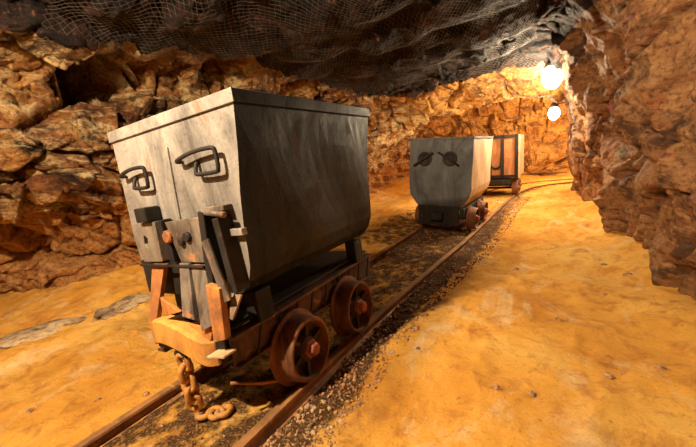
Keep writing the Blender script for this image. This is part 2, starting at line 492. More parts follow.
# ---------------------------------------------------------------- tunnel shell
# each station: y, then 17 (x, z) points from the left foot over the roof to the right foot
ST = [
 (-3.6, [(-3.2,-.3),(-3.4,.3),(-3.5,.8),(-3.3,1.15),(-3.1,1.6),(-2.9,2.1),(-2.4,2.6),(-1.5,2.9),(-0.5,3.0),(.4,2.95),(1.1,2.8),(1.7,2.5),(2.1,2.1),(2.25,1.6),(2.2,1.1),(2.1,.5),(2.05,-.3)]),
 (-1.2, [(-4.3,-.3),(-4.3,.3),(-4.2,.8),(-3.7,1.15),(-3.3,1.6),(-3.1,2.0),(-2.6,2.5),(-1.6,2.8),(-0.5,2.9),(.4,2.85),(1.1,2.7),(1.7,2.45),(2.05,2.1),(2.2,1.6),(2.15,1.1),(2.05,.5),(1.98,-.3)]),
 (0.0,  [(-4.2,-.3),(-3.95,.2),(-3.55,.78),(-2.95,1.02),(-2.75,1.45),(-2.9,1.95),(-2.55,2.32),(-1.8,2.5),(-0.8,2.6),(.2,2.6),(1.0,2.5),(1.6,2.3),(1.9,2.0),(2.05,1.6),(2.0,1.1),(1.88,.5),(1.80,-.3)]),
 (1.0,  [(-2.95,-.3),(-3.05,.2),(-3.15,.78),(-2.60,1.02),(-2.50,1.5),(-2.85,2.0),(-2.55,2.3),(-1.8,2.38),(-0.8,2.42),(.1,2.45),(.9,2.38),(1.45,2.2),(1.72,1.95),(1.82,1.5),(1.84,1.0),(1.82,.5),(1.80,-.3)]),
 (2.1,  [(-2.85,-.3),(-2.95,.2),(-3.05,.8),(-2.75,1.1),(-2.75,1.5),(-2.8,1.95),(-2.45,2.25),(-1.7,2.35),(-0.8,2.38),(.0,2.4),(.75,2.42),(1.2,2.3),(1.45,1.98),(1.62,1.5),(1.76,1.0),(1.78,.45),(1.76,-.3)]),
 (3.1,  [(-2.9,-.3),(-3.0,.2),(-3.05,.7),(-3.0,1.1),(-2.9,1.5),(-2.7,1.95),(-2.35,2.2),(-1.6,2.3),(-0.8,2.35),(.0,2.4),(.65,2.42),(1.02,2.35),(1.25,2.1),(1.62,1.6),(1.84,1.1),(1.82,.45),(1.78,-.3)]),
 (4.0,  [(-2.9,-.3),(-3.0,.2),(-3.0,.7),(-2.9,1.1),(-2.7,1.5),(-2.4,1.9),(-2.0,2.08),(-1.4,2.12),(-0.8,2.2),(.0,2.3),(.62,2.4),(.98,2.4),(1.18,2.15),(1.36,1.6),(1.58,1.1),(1.74,.45),(1.76,-.3)]),
 (5.1,  [(-2.9,-.3),(-2.9,.2),(-2.8,.7),(-2.6,1.1),(-2.4,1.5),(-2.1,1.8),(-1.6,1.95),(-1.0,2.02),(-0.4,2.1),(.2,2.2),(.65,2.25),(1.0,2.25),(1.28,2.0),(1.36,1.6),(1.45,1.1),(1.66,.45),(1.68,-.3)]),
 (6.2,  [(-2.8,-.3),(-2.8,.2),(-2.6,.7),(-2.4,1.1),(-2.0,1.35),(-1.6,1.60),(-1.1,1.76),(-0.6,1.84),(-0.1,1.88),(.3,1.90),(.70,1.92),(1.0,1.92),(1.25,1.80),(1.38,1.5),(1.42,1.1),(1.52,.45),(1.56,-.3)]),
 (6.75,  [(-2.9,-.3),(-2.9,.2),(-2.8,.7),(-2.6,1.2),(-2.3,1.6),(-1.8,2.0),(-1.2,2.2),(-0.6,2.3),(-0.1,2.35),(.3,2.35),(.70,2.3),(1.0,2.15),(1.25,1.9),(1.40,1.5),(1.44,1.1),(1.46,.45),(1.50,-.3)]),
 (8.8,  [(-3.4,-.3),(-3.3,.2),(-3.2,.7),(-3.0,1.3),(-2.6,1.8),(-2.0,2.2),(-1.3,2.5),(-0.6,2.6),(.0,2.6),(.5,2.55),(.9,2.4),(1.2,2.2),(1.35,1.9),(1.45,1.5),(1.50,1.1),(1.54,.45),(1.56,-.3)]),
 (9.9,  [(-3.6,-.3),(-3.5,.2),(-3.4,.7),(-3.2,1.3),(-2.8,1.9),(-2.1,2.3),(-1.3,2.6),(-0.6,2.7),(.1,2.7),(.8,2.6),(1.4,2.5),(2.0,2.4),(2.6,2.2),(3.1,1.8),(3.5,1.2),(3.8,.5),(3.9,-.3)]),
 (11.3, [(-3.4,-.3),(-3.3,.2),(-3.2,.7),(-3.0,1.3),(-2.6,1.9),(-2.0,2.3),(-1.2,2.6),(-0.4,2.7),(.3,2.7),(1.0,2.6),(1.6,2.5),(2.3,2.4),(3.0,2.2),(3.6,1.8),(4.0,1.2),(4.3,.5),(4.4,-.3)]),
 (12.0, [(-3.0,-.3),(-2.9,.1),(-2.8,.4),(-2.5,.8),(-2.1,1.1),(-1.6,1.3),(-1.0,1.5),(-0.3,1.6),(.3,1.6),(.9,1.6),(1.5,1.5),(2.1,1.4),(2.7,1.2),(3.2,1.0),(3.5,.7),(3.8,.2),(3.9,-.3)]),
 (12.2, [(.4,.0)]*17),
]
SY = np.array([s[0] for s in ST]); SP = np.array([s[1] for s in ST])
def catmull(A, t):
    n = len(A); i = np.clip(np.floor(t).astype(int), 0, n - 2); f = (t - i)
    f = f.reshape((-1,) + (1,) * (A.ndim - 1))
    g = lambda k: A[np.clip(i + k, 0, n - 1)]
    p0, p1, p2, p3 = g(-1), g(0), g(1), g(2)
    c = 0.5 * (2 * p1 + (p2 - p0) * f + (2 * p0 - 5 * p1 + 4 * p2 - p3) * f ** 2 + (3 * p1 - p0 - 3 * p2 + p3) * f ** 3)
    lin = p1 * (1 - f) + p2 * f
    return 0.6 * c + 0.4 * lin
NU = 560
NV = 620
def res_t(n):
    # station parameter values, denser where the camera is near
    w = np.array([0.7, 1.0, 1.5, 1.5, 1.4, 1.2, 1.2, 1.1, 1.0, 1.0, .8, .8, .7, .3])
    c = np.concatenate([[0], np.cumsum(w)]); return np.interp(np.linspace(0, c[-1], n), c, np.arange(len(w) + 1))
tv = res_t(NV)
sec = catmull(SP, tv)                                  # NV x 17 x 2
yy = np.interp(tv, np.arange(len(SY)), SY)
tu = np.linspace(0, 16, NU)
full = np.stack([catmull(sec[k], tu) for k in range(NV)])   # NV x NU x 2
BASE = np.stack([full[..., 0], np.repeat(yy[:, None], NU, 1), full[..., 1]], -1)
def normals(V):
    du = np.gradient(V, axis=1); dv = np.gradient(V, axis=0)
    n = np.cross(du, dv); return n / (np.linalg.norm(n, axis=-1, keepdims=True) + 1e-9)
N0 = normals(BASE)
cen = np.stack([np.zeros(NV), yy, np.ones(NV)], -1)[:, None, :]
if ((cen - BASE) * N0).sum() < 0: N0 = -N0             # inward
P = BASE.reshape(-1, 3)
U = np.tile(tu, NV); Y = P[:, 1]
warp = np.stack([fbm(P * 1.7, 3, 100), fbm(P * 1.7, 3, 110), fbm(P * 1.7, 3, 120)], 1)
Q = P + warp * 0.10
ROT = np.array(Matrix.Rotation(0.6, 3, 'X') @ Matrix.Rotation(0.5, 3, 'Y'))
Qr = (Q @ ROT.T)
f1, f2, hh, fc = worley(Qr * np.array([1.5, 1.3, 2.2]), 7)
D = 0.26 * (hh - 0.5) + 0.34 * fc / 1.5 - 0.20 * np.exp(-((f2 - f1) / 0.045) ** 2)
f1, f2, hh, fc = worley(Qr * np.array([3.8, 3.2, 6.0]) + 5, 17)
leftm = 1 - (0.68 * sstep(5.2, 6.6, U) + 0.02 * sstep(9.5, 11, U)) * (1 - 0.35 * sstep(5, 6.5, Y))
farm = 1 - 0.5 * sstep(4.5, 6.0, Y)
leftd = 1 - sstep(9.5, 11.5, U) * 0.80
D2 = 0.070 * (hh - 0.5) + 0.12 * fc - 0.060 * np.exp(-((f2 - f1) / 0.05) ** 2)
f1, f2, hh, fc = worley(Qr * np.array([10., 8., 17.]) + 9, 27)
D3 = 0.010 * (hh - 0.5) + 0.022 * fc
D = D * leftm + (D2 * farm + D3) * leftd * (1 - 0.35 * (sstep(5.5, 6.6, U) * (1 - sstep(10, 11, U)))) + 0.11 * fbm(P * 0.9, 3, 77) + 0.010 * fbm(P * 16, 3, 87)
rgt = sstep(11.0, 12.5, U)
D += rgt * (1 - sstep(5, 6, Y)) * 0.10 * (ridged(P * np.array([0.8, 1.6, 0.8]) + warp * 0.3, 3, 91) - 0.8)
DISP = BASE + N0 * D.reshape(NV, NU)[..., None]
# big recesses and bulges: (centre, radii, amount into the tunnel)
for c, r, a in [((-2.8, 0.72, 2.06), (.5, .17, .15), -1.2),      # black hollow above the left ledge
                ((-2.6, 2.05, 2.30), (.5, .20, .16), -1.0),
                ((-2.75, 0.45, 1.55), (.4, .45, .28), 0.12),
                ((1.75, 1.80, 1.30), (.6, .42, .75), 0.18),        # near right buttress
                ((1.75, 2.65, 0.85), (.6, .26, .8), -0.36),
                ((1.60, 3.9, 0.35), (.5, .35, .4), 0.16),
                ((1.35, 5.6, 0.5), (.5, .35, .4), -0.16),
                ((-1.6, 4.4, 2.1), (.8, .3, .3), 0.10)]:
    d = (BASE - np.array(c)) / np.array(r)
    DISP += N0 * (a * np.exp(-(d ** 2).sum(-1)))[..., None]
iL = int(np.searchsorted(tu, 6.35)); iR = int(np.searchsorted(tu, 11.6)); kB = int(np.searchsorted(yy, 5.0)); kE = int(np.searchsorted(yy, 11.0))
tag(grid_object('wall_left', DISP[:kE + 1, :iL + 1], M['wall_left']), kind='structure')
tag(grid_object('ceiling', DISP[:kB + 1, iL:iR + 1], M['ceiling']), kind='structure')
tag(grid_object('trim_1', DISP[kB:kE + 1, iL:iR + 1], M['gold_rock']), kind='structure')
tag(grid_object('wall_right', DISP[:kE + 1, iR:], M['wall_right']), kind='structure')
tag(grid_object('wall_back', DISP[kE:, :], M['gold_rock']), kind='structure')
back = DISP[0]
bmb = bmesh.new()
ctr = bmb.verts.new((-0.5, -3.9, 1.0)); ring = [bmb.verts.new(v) for v in back[::8]]
for a, b in zip(ring[:-1], ring[1:]): bmb.faces.new((ctr, a, b))
bmb.faces.new((ctr, ring[-1], ring[0]))
tag(obj('wall_front', bmb, M['wall_left']), kind='structure')

def smooth_surface():
    S = DISP.copy()
    for ax, reps in ((0, 26), (1, 26)):
        for _ in range(reps):
            S = (np.roll(S, 1, ax) + S * 2 + np.roll(S, -1, ax)) / 4 if False else np.concatenate(
                [np.take(S, [0], ax), (np.take(S, range(S.shape[ax] - 2), ax) + 2 * np.take(S, range(1, S.shape[ax] - 1), ax) + np.take(S, range(2, S.shape[ax]), ax)) / 4, np.take(S, [-1], ax)], ax)
    return S
SM = smooth_surface()

# ---------------------------------------------------------------- steel net under the roof
def net(label, k0, k1, i0, i1, pitch, off, rad, hole=None):
    """woven wire net following the smoothed roof between grid rows k0..k1 and columns i0..i1"""
    S = SM[k0:k1, i0:i1] + N0[k0:k1, i0:i1] * off
    D_ = DISP[k0:k1, i0:i1]
    # arc-length like parameters
    Ly = yy[k1 - 1] - yy[k0]; Lx = float(np.linalg.norm(np.diff(S[len(S) // 2], axis=0), axis=1).sum())
    a, b = S.shape[:2]
    yv = yy[k0:k1] - yy[k0]
    def at(u, v):       # u along y (m), v across (m)
        fk = np.interp(u, yv, np.arange(a)); fi = np.clip(v / Lx * (b - 1), 0, b - 1)
        i = np.clip(fk.astype(int), 0, a - 2); j = np.clip(fi.astype(int), 0, b - 2); s = (fk - i)[:, None]; t = (fi - j)[:, None]
        return (S[i, j] * (1 - s) * (1 - t) + S[i + 1, j] * s * (1 - t) + S[i, j + 1] * (1 - s) * t + S[i + 1, j + 1] * s * t)
    verts = []; faces = []
    def wire(pts):
        n = len(pts)
        if n < 2: return
        d = np.gradient(pts, axis=0); d /= np.linalg.norm(d, axis=1, keepdims=True) + 1e-9
        s = np.cross(d, [0.1, 0.2, 0.97]); s /= np.linalg.norm(s, axis=1, keepdims=True) + 1e-9
        u = np.cross(s, d); base = len(verts)
        for q in range(n):
            for k in range(3):
                an = 2.094 * k
                verts.append(pts[q] + (s[q] * math.cos(an) + u[q] * math.sin(an)) * rad)
        for q in range(n - 1):
            for k in range(3):
                k2 = (k + 1) % 3
                faces.append((base + q * 3 + k, base + q * 3 + k2, base + q * 3 + 3 + k2, base + q * 3 + 3 + k))
    diag = pitch * 1.414
    m = int((Ly + Lx) / diag) + 2
    for sgn in (1, -1):
        for w in range(-m, m):
            c = w * diag
            u = np.arange(0, Ly, pitch * 0.7)
            v = c + sgn * u * 0.85 + (0 if sgn > 0 else Lx * 0.0)
            ok = (v > 0) & (v < Lx)
            if ok.sum() > 2:
                wig = 0.006 * np.sin(np.arange(len(u)) * 1.57 + w)
                wire(at(u[ok], (v + wig)[ok]))
    me = bpy.data.meshes.new('steel_net'); me.from_pydata([tuple(v) for v in verts], [], faces); me.update()
    me.materials.append(M['wire'])
    o = bpy.data.objects.new('steel_net', me); COL.objects.link(o)
    return tag(o, label, 'net')
ky = lambda y: int(np.searchsorted(yy, y)); iu = lambda u: int(np.searchsorted(tu, u))
net('large sagging steel wire net covering the dark roof above both nearest carts', ky(0.1), ky(4.2), iu(6.1), iu(10.6), 0.038, 0.05, 0.0016)
net('small torn wire net on the pale rock lip left of the big lamp', ky(4.5), ky(5.6), iu(8.3), iu(10.9), 0.045, 0.04, 0.0018)

# ---------------------------------------------------------------- rails
def rail_mesh(side, i0, i1):
    prof = [(-.023, 0), (-.025, -.012), (-.012, -.024), (-.009, -.055), (-.040, -.066), (-.040, -.074),
            (.040, -.074), (.040, -.066), (.009, -.055), (.012, -.024), (.025, -.012), (.023, 0)]
    bm = bmesh.new(); rings = []
    for i in range(i0, i1):
        o, r, d = TF[i]; n = r.cross(d).normalized()
        if n.z < 0: n = -n
        c = o + r * (side * 0.375)
        rings.append([bm.verts.new(c + r * px + n * pz) for px, pz in prof])
    for a, b in zip(rings[:-1], rings[1:]):
        for k in range(len(prof)):
            k2 = (k + 1) % len(prof); bm.faces.new((a[k], a[k2], b[k2], b[k]))
    bm.faces.new(rings[0]); bm.faces.new(rings[-1])
    return bm
nT = len(TF)
tag(obj('rail', rail_mesh(1, 0, nT), M['rail']), 'right-hand steel rail with brown gravel and open sandy path beside it', 'rail', 'rails of the narrow track')
tag(obj('rail', rail_mesh(-1, 0, nT), M['rail']), 'left-hand steel rail half sunk in orange sand nearest the left wall', 'rail', 'rails of the narrow track')

# ---------------------------------------------------------------- gravel and loose stones
rng = np.random.default_rng(5)
def icos():
    bm = bmesh.new(); bmesh.ops.create_icosphere(bm, subdivisions=1, radius=1.0)
    v = np.array([list(q.co) for q in bm.verts]); bm.verts.ensure_lookup_table()
    f = np.array([[q.index for q in p.verts] for p in bm.faces]); bm.free(); return v, f
IV, IF = icos()
def gravel(n):
    lat = np.where(rng.random(n) < 0.72, 0.41 + 0.33 * rng.random(n) ** 1.5, (rng.random(n) - 0.5) * 0.66)
    yv = -1.4 + 8.4 * rng.random(n) ** 1.4
    keep = ~((np.abs(lat) < 0.34) & (yv < 0.9) & (rng.random(n) < 0.75))
    lat, yv = lat[keep], yv[keep]
    cx = np.interp(yv, TXY[:, 1], TXY[:, 0]); x = cx + lat
    z, _ = floor_z(x, yv, False)
    r = 0.004 + 0.010 * rng.random(len(x)) ** 2.5
    k = len(x)
    sc = r[:, None, None] * (0.6 + 0.7 * rng.random((k, 1, 3))) * (0.8 + 0.4 * rng.random((k, len(IV), 1)))
    V = IV[None] * sc + np.stack([x, yv, z + r * 0.3], 1)[:, None, :]
    F = IF[None] + (np.arange(k) * len(IV))[:, None, None]
    me = bpy.data.meshes.new('gravel'); V = V.reshape(-1, 3); F = F.reshape(-1, 3)
    me.vertices.add(len(V)); me.vertices.foreach_set('co', V.reshape(-1).astype(np.float32))
    me.loops.add(F.size); me.loops.foreach_set('vertex_index', F.reshape(-1).astype(np.int32))
    me.polygons.add(len(F)); me.polygons.foreach_set('loop_start', (np.arange(len(F)) * 3).astype(np.int32))
    me.polygons.foreach_set('loop_total', np.full(len(F), 3, np.int32)); me.update(calc_edges=True)
    me.materials.append(M['stone'])
    o = bpy.data.objects.new('gravel', me); COL.objects.link(o)
    tag(o, 'fine brown and pale gravel strewn along the right rail and between the rails', 'gravel', kind='stuff')
gravel(9000)
def stone_mesh(name, r, seed, mat, flat=0.6, sub=3):
    bm = bmesh.new(); bmesh.ops.create_icosphere(bm, subdivisions=sub, radius=1.0)
    p = np.array([list(v.co) for v in bm.verts]) + seed * 3.1
    f1, f2, hh, fc = worley(p * 1.1, int(seed) + 200)
    d = 1 + 0.35 * (hh - 0.5) + 0.5 * fc * 0.6 + 0.05 * fbm(p * 4, 3, 9)
    for v, k in zip(bm.verts, d): v.co = Vector((v.co.x * k * r, v.co.y * k * r * 0.85, v.co.z * k * r * flat))
    return obj(name, bm, M[mat], None, False)
STONES = [
 (1.14, 1.11, .020, 'small dark stone in the middle of the sandy path, level with the front wheels'),
 (1.04, 0.33, .016, 'pale pebble low on the path, right one of two near the picture bottom'),
 (0.89, 0.30, .018, 'dark elongated pebble low on the path, left one of two near the picture bottom'),
 (1.34, 0.61, .024, 'dark stone on the path right of the two bottom pebbles'),
 (1.40, 0.66, .014, 'tiny stone lying against the dark stone on the lower right path'),
 (1.55, 0.72, .020, 'brown stone on the lower path nearest the right wall'),
 (1.50, 2.60, .034, 'grey stone on the path by the foot of the right wall, farther of two'),
 (1.62, 2.15, .036, 'brown stone at the foot of the right wall, nearer of two'),
 (1.42, 1.66, .018, 'pebble on the path between the wall-foot stones and the dark lower stones'),
 (-1.46, -0.68, .020, 'leftmost small stone on the orange sand near the picture corner'),
 (-1.14, -0.47, .018, 'small stone on the orange sand midway between corner and bumper'),
 (-0.86, -0.34, .020, 'small stone on the orange sand just left of the rail by the bumper'),
 (0.45, 0.49, .016, 'whitish pebble on the sand just right of the gravel beside the front wheel'),
 (0.80, 2.30, .022, 'brown stone on the path right of the rail, level with the gap between carts'),
]
for i_, (x, y, r, lab) in enumerate(STONES):
    o = stone_mesh('stone', r, i_, 'grey_stone' if 'pale' in lab or 'whitish' in lab or 'grey' in lab else 'stone', 0.55, 3)
    o.location = (x, y, ground(x, y) + r * .12); o.rotation_euler = (0, 0, i_ * 1.7)
    tag(o, lab, 'stone', 'loose stones on the tunnel floor')

for i_, (x, y, r, fl_, lab) in enumerate((
    (-3.45, -0.75, .28, .30, 'low grey-brown boulder at the left picture edge against the wall foot'),
    (-2.72, -0.22, .22, .26, 'flat boulder between the left edge boulder and the cart, at the wall foot'),
    (-2.50, 0.42, .18, .30, 'small flat boulder at the wall foot just left of the nearest cart'))):
    o = stone_mesh('boulder', r, i_ + 30, 'grey_stone', fl_, 5)
    o.location = (x, y, ground(x, y) - r * .05); o.rotation_euler = (0, 0, .4 + i_ * .8); o.scale = (1.5, 1, 1)
    for p_ in o.data.polygons: p_.use_smooth = True
    tag(o, lab, 'rock', 'boulders at the left wall foot')

# ---------------------------------------------------------------- cart pieces
def wheel(parent, c, R, out=1, mat='wheel'):
    """flanged wheel, outer face towards +x*out"""
    bm = bmesh.new()
    f = R + 0.028
    prof = [(-.065, 0), (-.065, f - .012), (-.060, f), (-.050, f), (-.044, R + .004), (.042, R - .006), (.050, R - .012), (.050, R - .024),
            (-.004, R - .034), (-.016, R * .52), (.010, R * .42), (.030, R * .36), (.032, 0)]
    lathe(bm, [(x * out, r) for x, r in prof], c, 44)
    for k in range(6):                                   # raised curved spokes
        a = k * math.pi / 3 + 0.35
        d = Vector((0, math.cos(a), math.sin(a)))
        p0 = Vector(c) + d * R * .34 + Vector((0.010 * out, 0, 0)); p1 = Vector(c) + d * (R - .03) + Vector((0.016 * out, 0, 0))
        bar(bm, p0, p1, 0.020, 0.022, (out, 0, 0))
    for fce in bm.faces:
        cc_ = fce.calc_center_median() - Vector(c)
        if cc_.x * out > -.03 and math.hypot(cc_.y, cc_.z) < R - .030: fce.material_index = 1
    w = obj('wheel', bm, [M[mat], M['wheel_disc']], parent, True)
    md = w.modifiers.new('split', 'EDGE_SPLIT'); md.split_angle = math.radians(35)
    bm = bmesh.new()
    lathe(bm, [(.028 * out, 0), (.028 * out, .052), (.048 * out, .050), (.052 * out, .040), (.074 * out, .036), (.080 * out, .028), (.080 * out, 0)], c, 6)
    h = obj('hub', bm, M['hub'], w, False, 0.003)
    tag(h, 'red-brown hexagonal hub cap')
    return w

def tub_ring(hw, z, sh=0.0, y0=0, y1=1):
    return hw, z, sh

def make_tub(parent, prof, y0, y1, cx, mats, wall=0.012, front_mat=0):
    """open-topped tub from a half profile [(x_right, x_left, z)...] top to bottom, slightly dented"""
    bm = bmesh.new()
    rings = []
    NYs = 14
    outline = [(r, z) for r, l, z in prof] + [(l, z) for r, l, z in reversed(prof)]
    for j in range(NYs + 1):
        y = y0 + (y1 - y0) * j / NYs
        rings.append([bm.verts.new((x + (0.006 * math.sin(9 * y + z * 7) if 0.6 < z < 1.3 else 0), y, z)) for x, z in outline])
    fs = []
    for a, b in zip(rings[:-1], rings[1:]):
        for k in range(len(outline) - 1):
            fs.append(bm.faces.new((a[k], b[k], b[k + 1], a[k + 1])))
    n = len(outline)
    def cap(ring, mi):
        h = n // 2
        for k in range(h - 1):
            f = bm.faces.new((ring[k], ring[k + 1], ring[n - 2 - k], ring[n - 1 - k])); f.material_index = mi
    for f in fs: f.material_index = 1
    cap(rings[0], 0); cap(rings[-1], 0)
    bmesh.ops.recalc_face_normals(bm, faces=bm.faces)
    me_o = obj('tub', bm, mats, parent, False)
    s = me_o.modifiers.new('solid', 'SOLIDIFY'); s.thickness = wall; s.offset = -1; s.use_rim = True
    return me_o

def d_handle(parent, c, w, h, tilt, mat='dark'):
    """squared iron D handle standing off a front plate facing -y"""
    x, y, z = c
    pts = [(x - w * .58, y, z + h * .16), (x - w * .55, y - .030, z + h * .20), (x - w * .1, y - .036, z + h * .44), (x + w * .42, y - .034, z + h * .50),
           (x + w * .5, y - .030, z + h * .30), (x + w * .5, y - .028, z - h * .35), (x + w * .4, y - .026, z - h * .5),
           (x - w * .05, y - .026, z - h * .5), (x - w * .12, y - .022, z - h * .40), (x - w * .14, y - .012, z - h * .1), (x - w * .15, y, z + h * .02)]
    m = Matrix.Translation((x, y, z)) @ ry(tilt) @ Matrix.Translation((-x, -y, -z))
    bm = bmesh.new()
    tube(bm, smoothpath([m @ Vector(p) for p in pts], 4), 0.0095, 8)
    h_ = obj('handle', bm, M[mat], parent, True)
    return tag(h_, 'black bent-bar handle')

# ================================================================ CART ONE (nearest)
c1m = Matrix(((0.9966, 0, -0.0822, 0), (0, 1, 0, 0), (0.0822, 0, 0.9966, 0), (0, 0, 0, 1)))
# lay the fitted frame so that z=0 is the rail plane, x=0 the right rail
cart = thing('mine_cart', 'large battered steel ore cart nearest the camera, two black handles on its front', 'mine cart', c1m, 'ore carts on the track')
prof1 = [(.112, -.838, 1.425), (.104, -.838, 1.36), (.080, -.838, 1.20), (.050, -.838, 1.02), (.034, -.846, .88), (.028, -.838, .78), (.018, -.825, .70), (-.010, -.80, .63), (-.060, -.76, .575), (-.16, -.68, .545)]
tub = make_tub(cart, prof1, -.21, .96, -.375, [M['tub'], M['tub_shaded']])
bm = bmesh.new()                                         # rim band: a plate collar round the top edge
box(bm, (-.363, -.215, 1.405), (.966, .014, .055))
obj('rim_band', bm, M['tub'], cart, False, 0.003)
bm = bmesh.new(); box(bm, (-.363, .965, 1.405), (.966, .014, .055))
obj('rim_band', bm, M['tub'], cart, False, 0.003)
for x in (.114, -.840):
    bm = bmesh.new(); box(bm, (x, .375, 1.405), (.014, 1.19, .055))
    obj('rim_band', bm, M['tub_shaded'], cart, False, 0.003)
bm = bmesh.new()                                         # vertical weld strip and horizontal seam on the front
bar(bm, (-.372, -.214, 1.28), (-.395, -.214, .93), .012, .010)
box(bm, (-.46, -.216, .925), (.42, .012, .012))
box(bm, (-.02, -.226, .862), (.13, .03, .03))
obj('front_seam', bm, M['tub'], cart, False, 0.002)
d_handle(cart, (-.650, -.215, 1.168), .215, .100, 3)
d_handle(cart, (-.140, -.215, 1.178), .250, .100, 2)
def sheet(name, pts, t, mat, label=None, hole=None, bev=0.003):
    """flat plate: outline pts facing the camera side, thickness t backwards, optional polygon hole"""
    bm = bmesh.new()
    v = [bm.verts.new(p) for p in pts]
    if hole is None: bm.faces.new(v)
    else:
        h = [bm.verts.new(p) for p in hole]
        for k in range(4): bm.faces.new((v[k], v[(k + 1) % 4], h[(k + 1) % 4], h[k]))
    g = bmesh.ops.extrude_face_region(bm, geom=bm.faces[:])
    for q in g['geom']:
        if isinstance(q, bmesh.types.BMVert): q.co.y += t
    o = obj(name, bm, M[mat], cart, False, bev)
    if label: tag(o, label)
    return o
Y = -.27
sheet('latch_plate', [(-.700, Y, .940), (-.518, Y, .942), (-.530, Y, .738), (-.694, Y, .737)], .045, 'plate', 'scuffed grey plate with a square hole',
      [(-.640, Y, .880), (-.612, Y, .862), (-.622, Y, .812), (-.652, Y, .832)])
bm = bmesh.new(); box(bm, (-.585, -.255, .982), (.095, .08, .072)); obj('latch_block', bm, M['dark'], cart, False, 0.006)
for c_, s_, m_ in (((-.655, -.235, .962), (.028, .05, .05), 'plate'), ((-.475, -.245, .905), (.035, .06, .085), 'dark'), ((-.455, -.240, .80), (.04, .05, .13), 'dark')):
    bm = bmesh.new(); box(bm, c_, s_); obj('latch_bracket', bm, M[m_], cart, False, 0.005)
sheet('coupling_plate', [(-.435, Y, .935), (-.175, Y, .945), (-.205, Y, .735), (-.375, Y, .738)], .045, 'plate', 'rust-streaked centre plate')
for (x, z, r, m_) in ((-.275, .860, .024, 'dark'), (-.325, .838, .020, 'dark'), (-.425, .865, .032, 'rust')):
    bm = bmesh.new()
    lathe(bm, [(-.02, 0), (-.02, r), (.010, r), (.016, r * .8), (.016, 0)], (0, 0, 0), 12)
    for v in bm.verts: v.co = rz(-90) @ v.co; v.co += Vector((x, -.272, z))
    obj('bolt', bm, M[m_], cart, False)
bm = bmesh.new(); bar(bm, (-.700, -.285, .724), (-.190, -.285, .722), .012, .014)
tag(obj('cross_rod', bm, M['dark'], cart, False, 0.003), 'thin dark rod across the lower front')
bm = bmesh.new(); box(bm, (-.155, -.245, .80), (.040, .08, .34), ry(6)); obj('tipping_bracket', bm, M['dark'], cart, False, 0.004)
bm = bmesh.new(); box(bm, (-.040, -.245, .77), (.040, .08, .33), ry(-5)); obj('tipping_bracket', bm, M['dark'], cart, False, 0.004)
bm = bmesh.new(); tube(bm, [(-.135, -.27, .965), (-.005, -.27, .945)], .014, 10); obj('hinge_pin', bm, M['plate'], cart, True)
bm = bmesh.new(); box(bm, (-.075, -.235, .972), (.12, .05, .022)); obj('hinge_plate', bm, M['plate'], cart, False, 0.003)
bm = bmesh.new(); bar(bm, (-.128, -.295, .845), (-.040, -.315, .580), .045, .012)
tag(obj('strap', bm, M['plate'], cart, False, 0.002), 'worn grey diagonal strap')
bm = bmesh.new(); bar(bm, (-.015, -.27, .60), (-.055, -.31, .50), .04, .012); obj('strap', bm, M['plate'], cart, False, 0.002)
bm = bmesh.new(); box(bm, (-.545, -.222, .642), (.50, .018, .185)); tag(obj('shade_panel', bm, M['dark'], cart, False, 0.003), 'added black sheet for the shaded gap behind the legs')  # added dark sheet painting in the shaded void between the legs
# rusty legs of the end frame
sheet('end_leg', [(-.628, -.27, .725), (-.520, -.27, .725), (-.575, -.35, .44), (-.640, -.35, .43)], .028, 'rust', 'orange rusted left leg')
sheet('end_leg', [(-.378, -.28, .735), (-.310, -.28, .735), (-.250, -.35, .49), (-.335, -.35, .50)], .025, 'plate', 'grey worn middle leg')
sheet('end_leg', [(-.300, -.275, .725), (-.205, -.275, .725), (-.095, -.35, .49), (-.215, -.35, .44)], .028, 'plate', 'grey rust-speckled right leg')
sheet('end_leg', [(-.145, -.33, .655), (-.060, -.33, .640), (-.050, -.36, .425), (-.115, -.37, .410)], .035, 'rust', 'orange rusted bent leg')
sheet('gusset', [(-.462, -.36, .590), (-.473, -.36, .490), (-.335, -.36, .525)], .02, 'rust', 'small triangular rusted gusset')
# curved bumper
bm = bmesh.new()
pth = smoothpath([(-.640, -.335, .372), (-.57, -.355, .402), (-.46, -.370, .410), (-.35, -.375, .392), (-.26, -.370, .360), (-.205, -.355, .335), (-.17, -.32, .325)], 5)
rings = []
for p in pth:
    rings.append([bm.verts.new(p + Vector(o)) for o in ((0, -.010, .056), (0, .008, .062), (0, .07, .060), (0, .07, .046), (0, .008, .046), (0, .008, -.058), (0, -.010, -.058))])
for a, b in zip(rings[:-1], rings[1:]):
    for k in range(7): bm.faces.new((a[k], a[(k + 1) % 7], b[(k + 1) % 7], b[k]))
bm.faces.new(rings[0]); bm.faces.new(rings[-1])
tag(obj('bumper', bm, M['bumper'], cart, False, 0.004), 'curved rusty yellow-orange bumper')
sheet('bumper_web', [(-.34, -.33, .455), (-.16, -.33, .450), (-.19, -.34, .375)], .04, 'rust', None)
bm = bmesh.new(); box(bm, (-.105, -.35, .350), (.115, .07, .010), ry(-8))
tag(obj('foot_plate', bm, M['pale'], cart, False, 0.002), 'small pale plate')
bm = bmesh.new(); box(bm, (-.40, -.325, .36), (.40, .06, .05)); obj('buffer_block', bm, M['dark'], cart, False, 0.004)
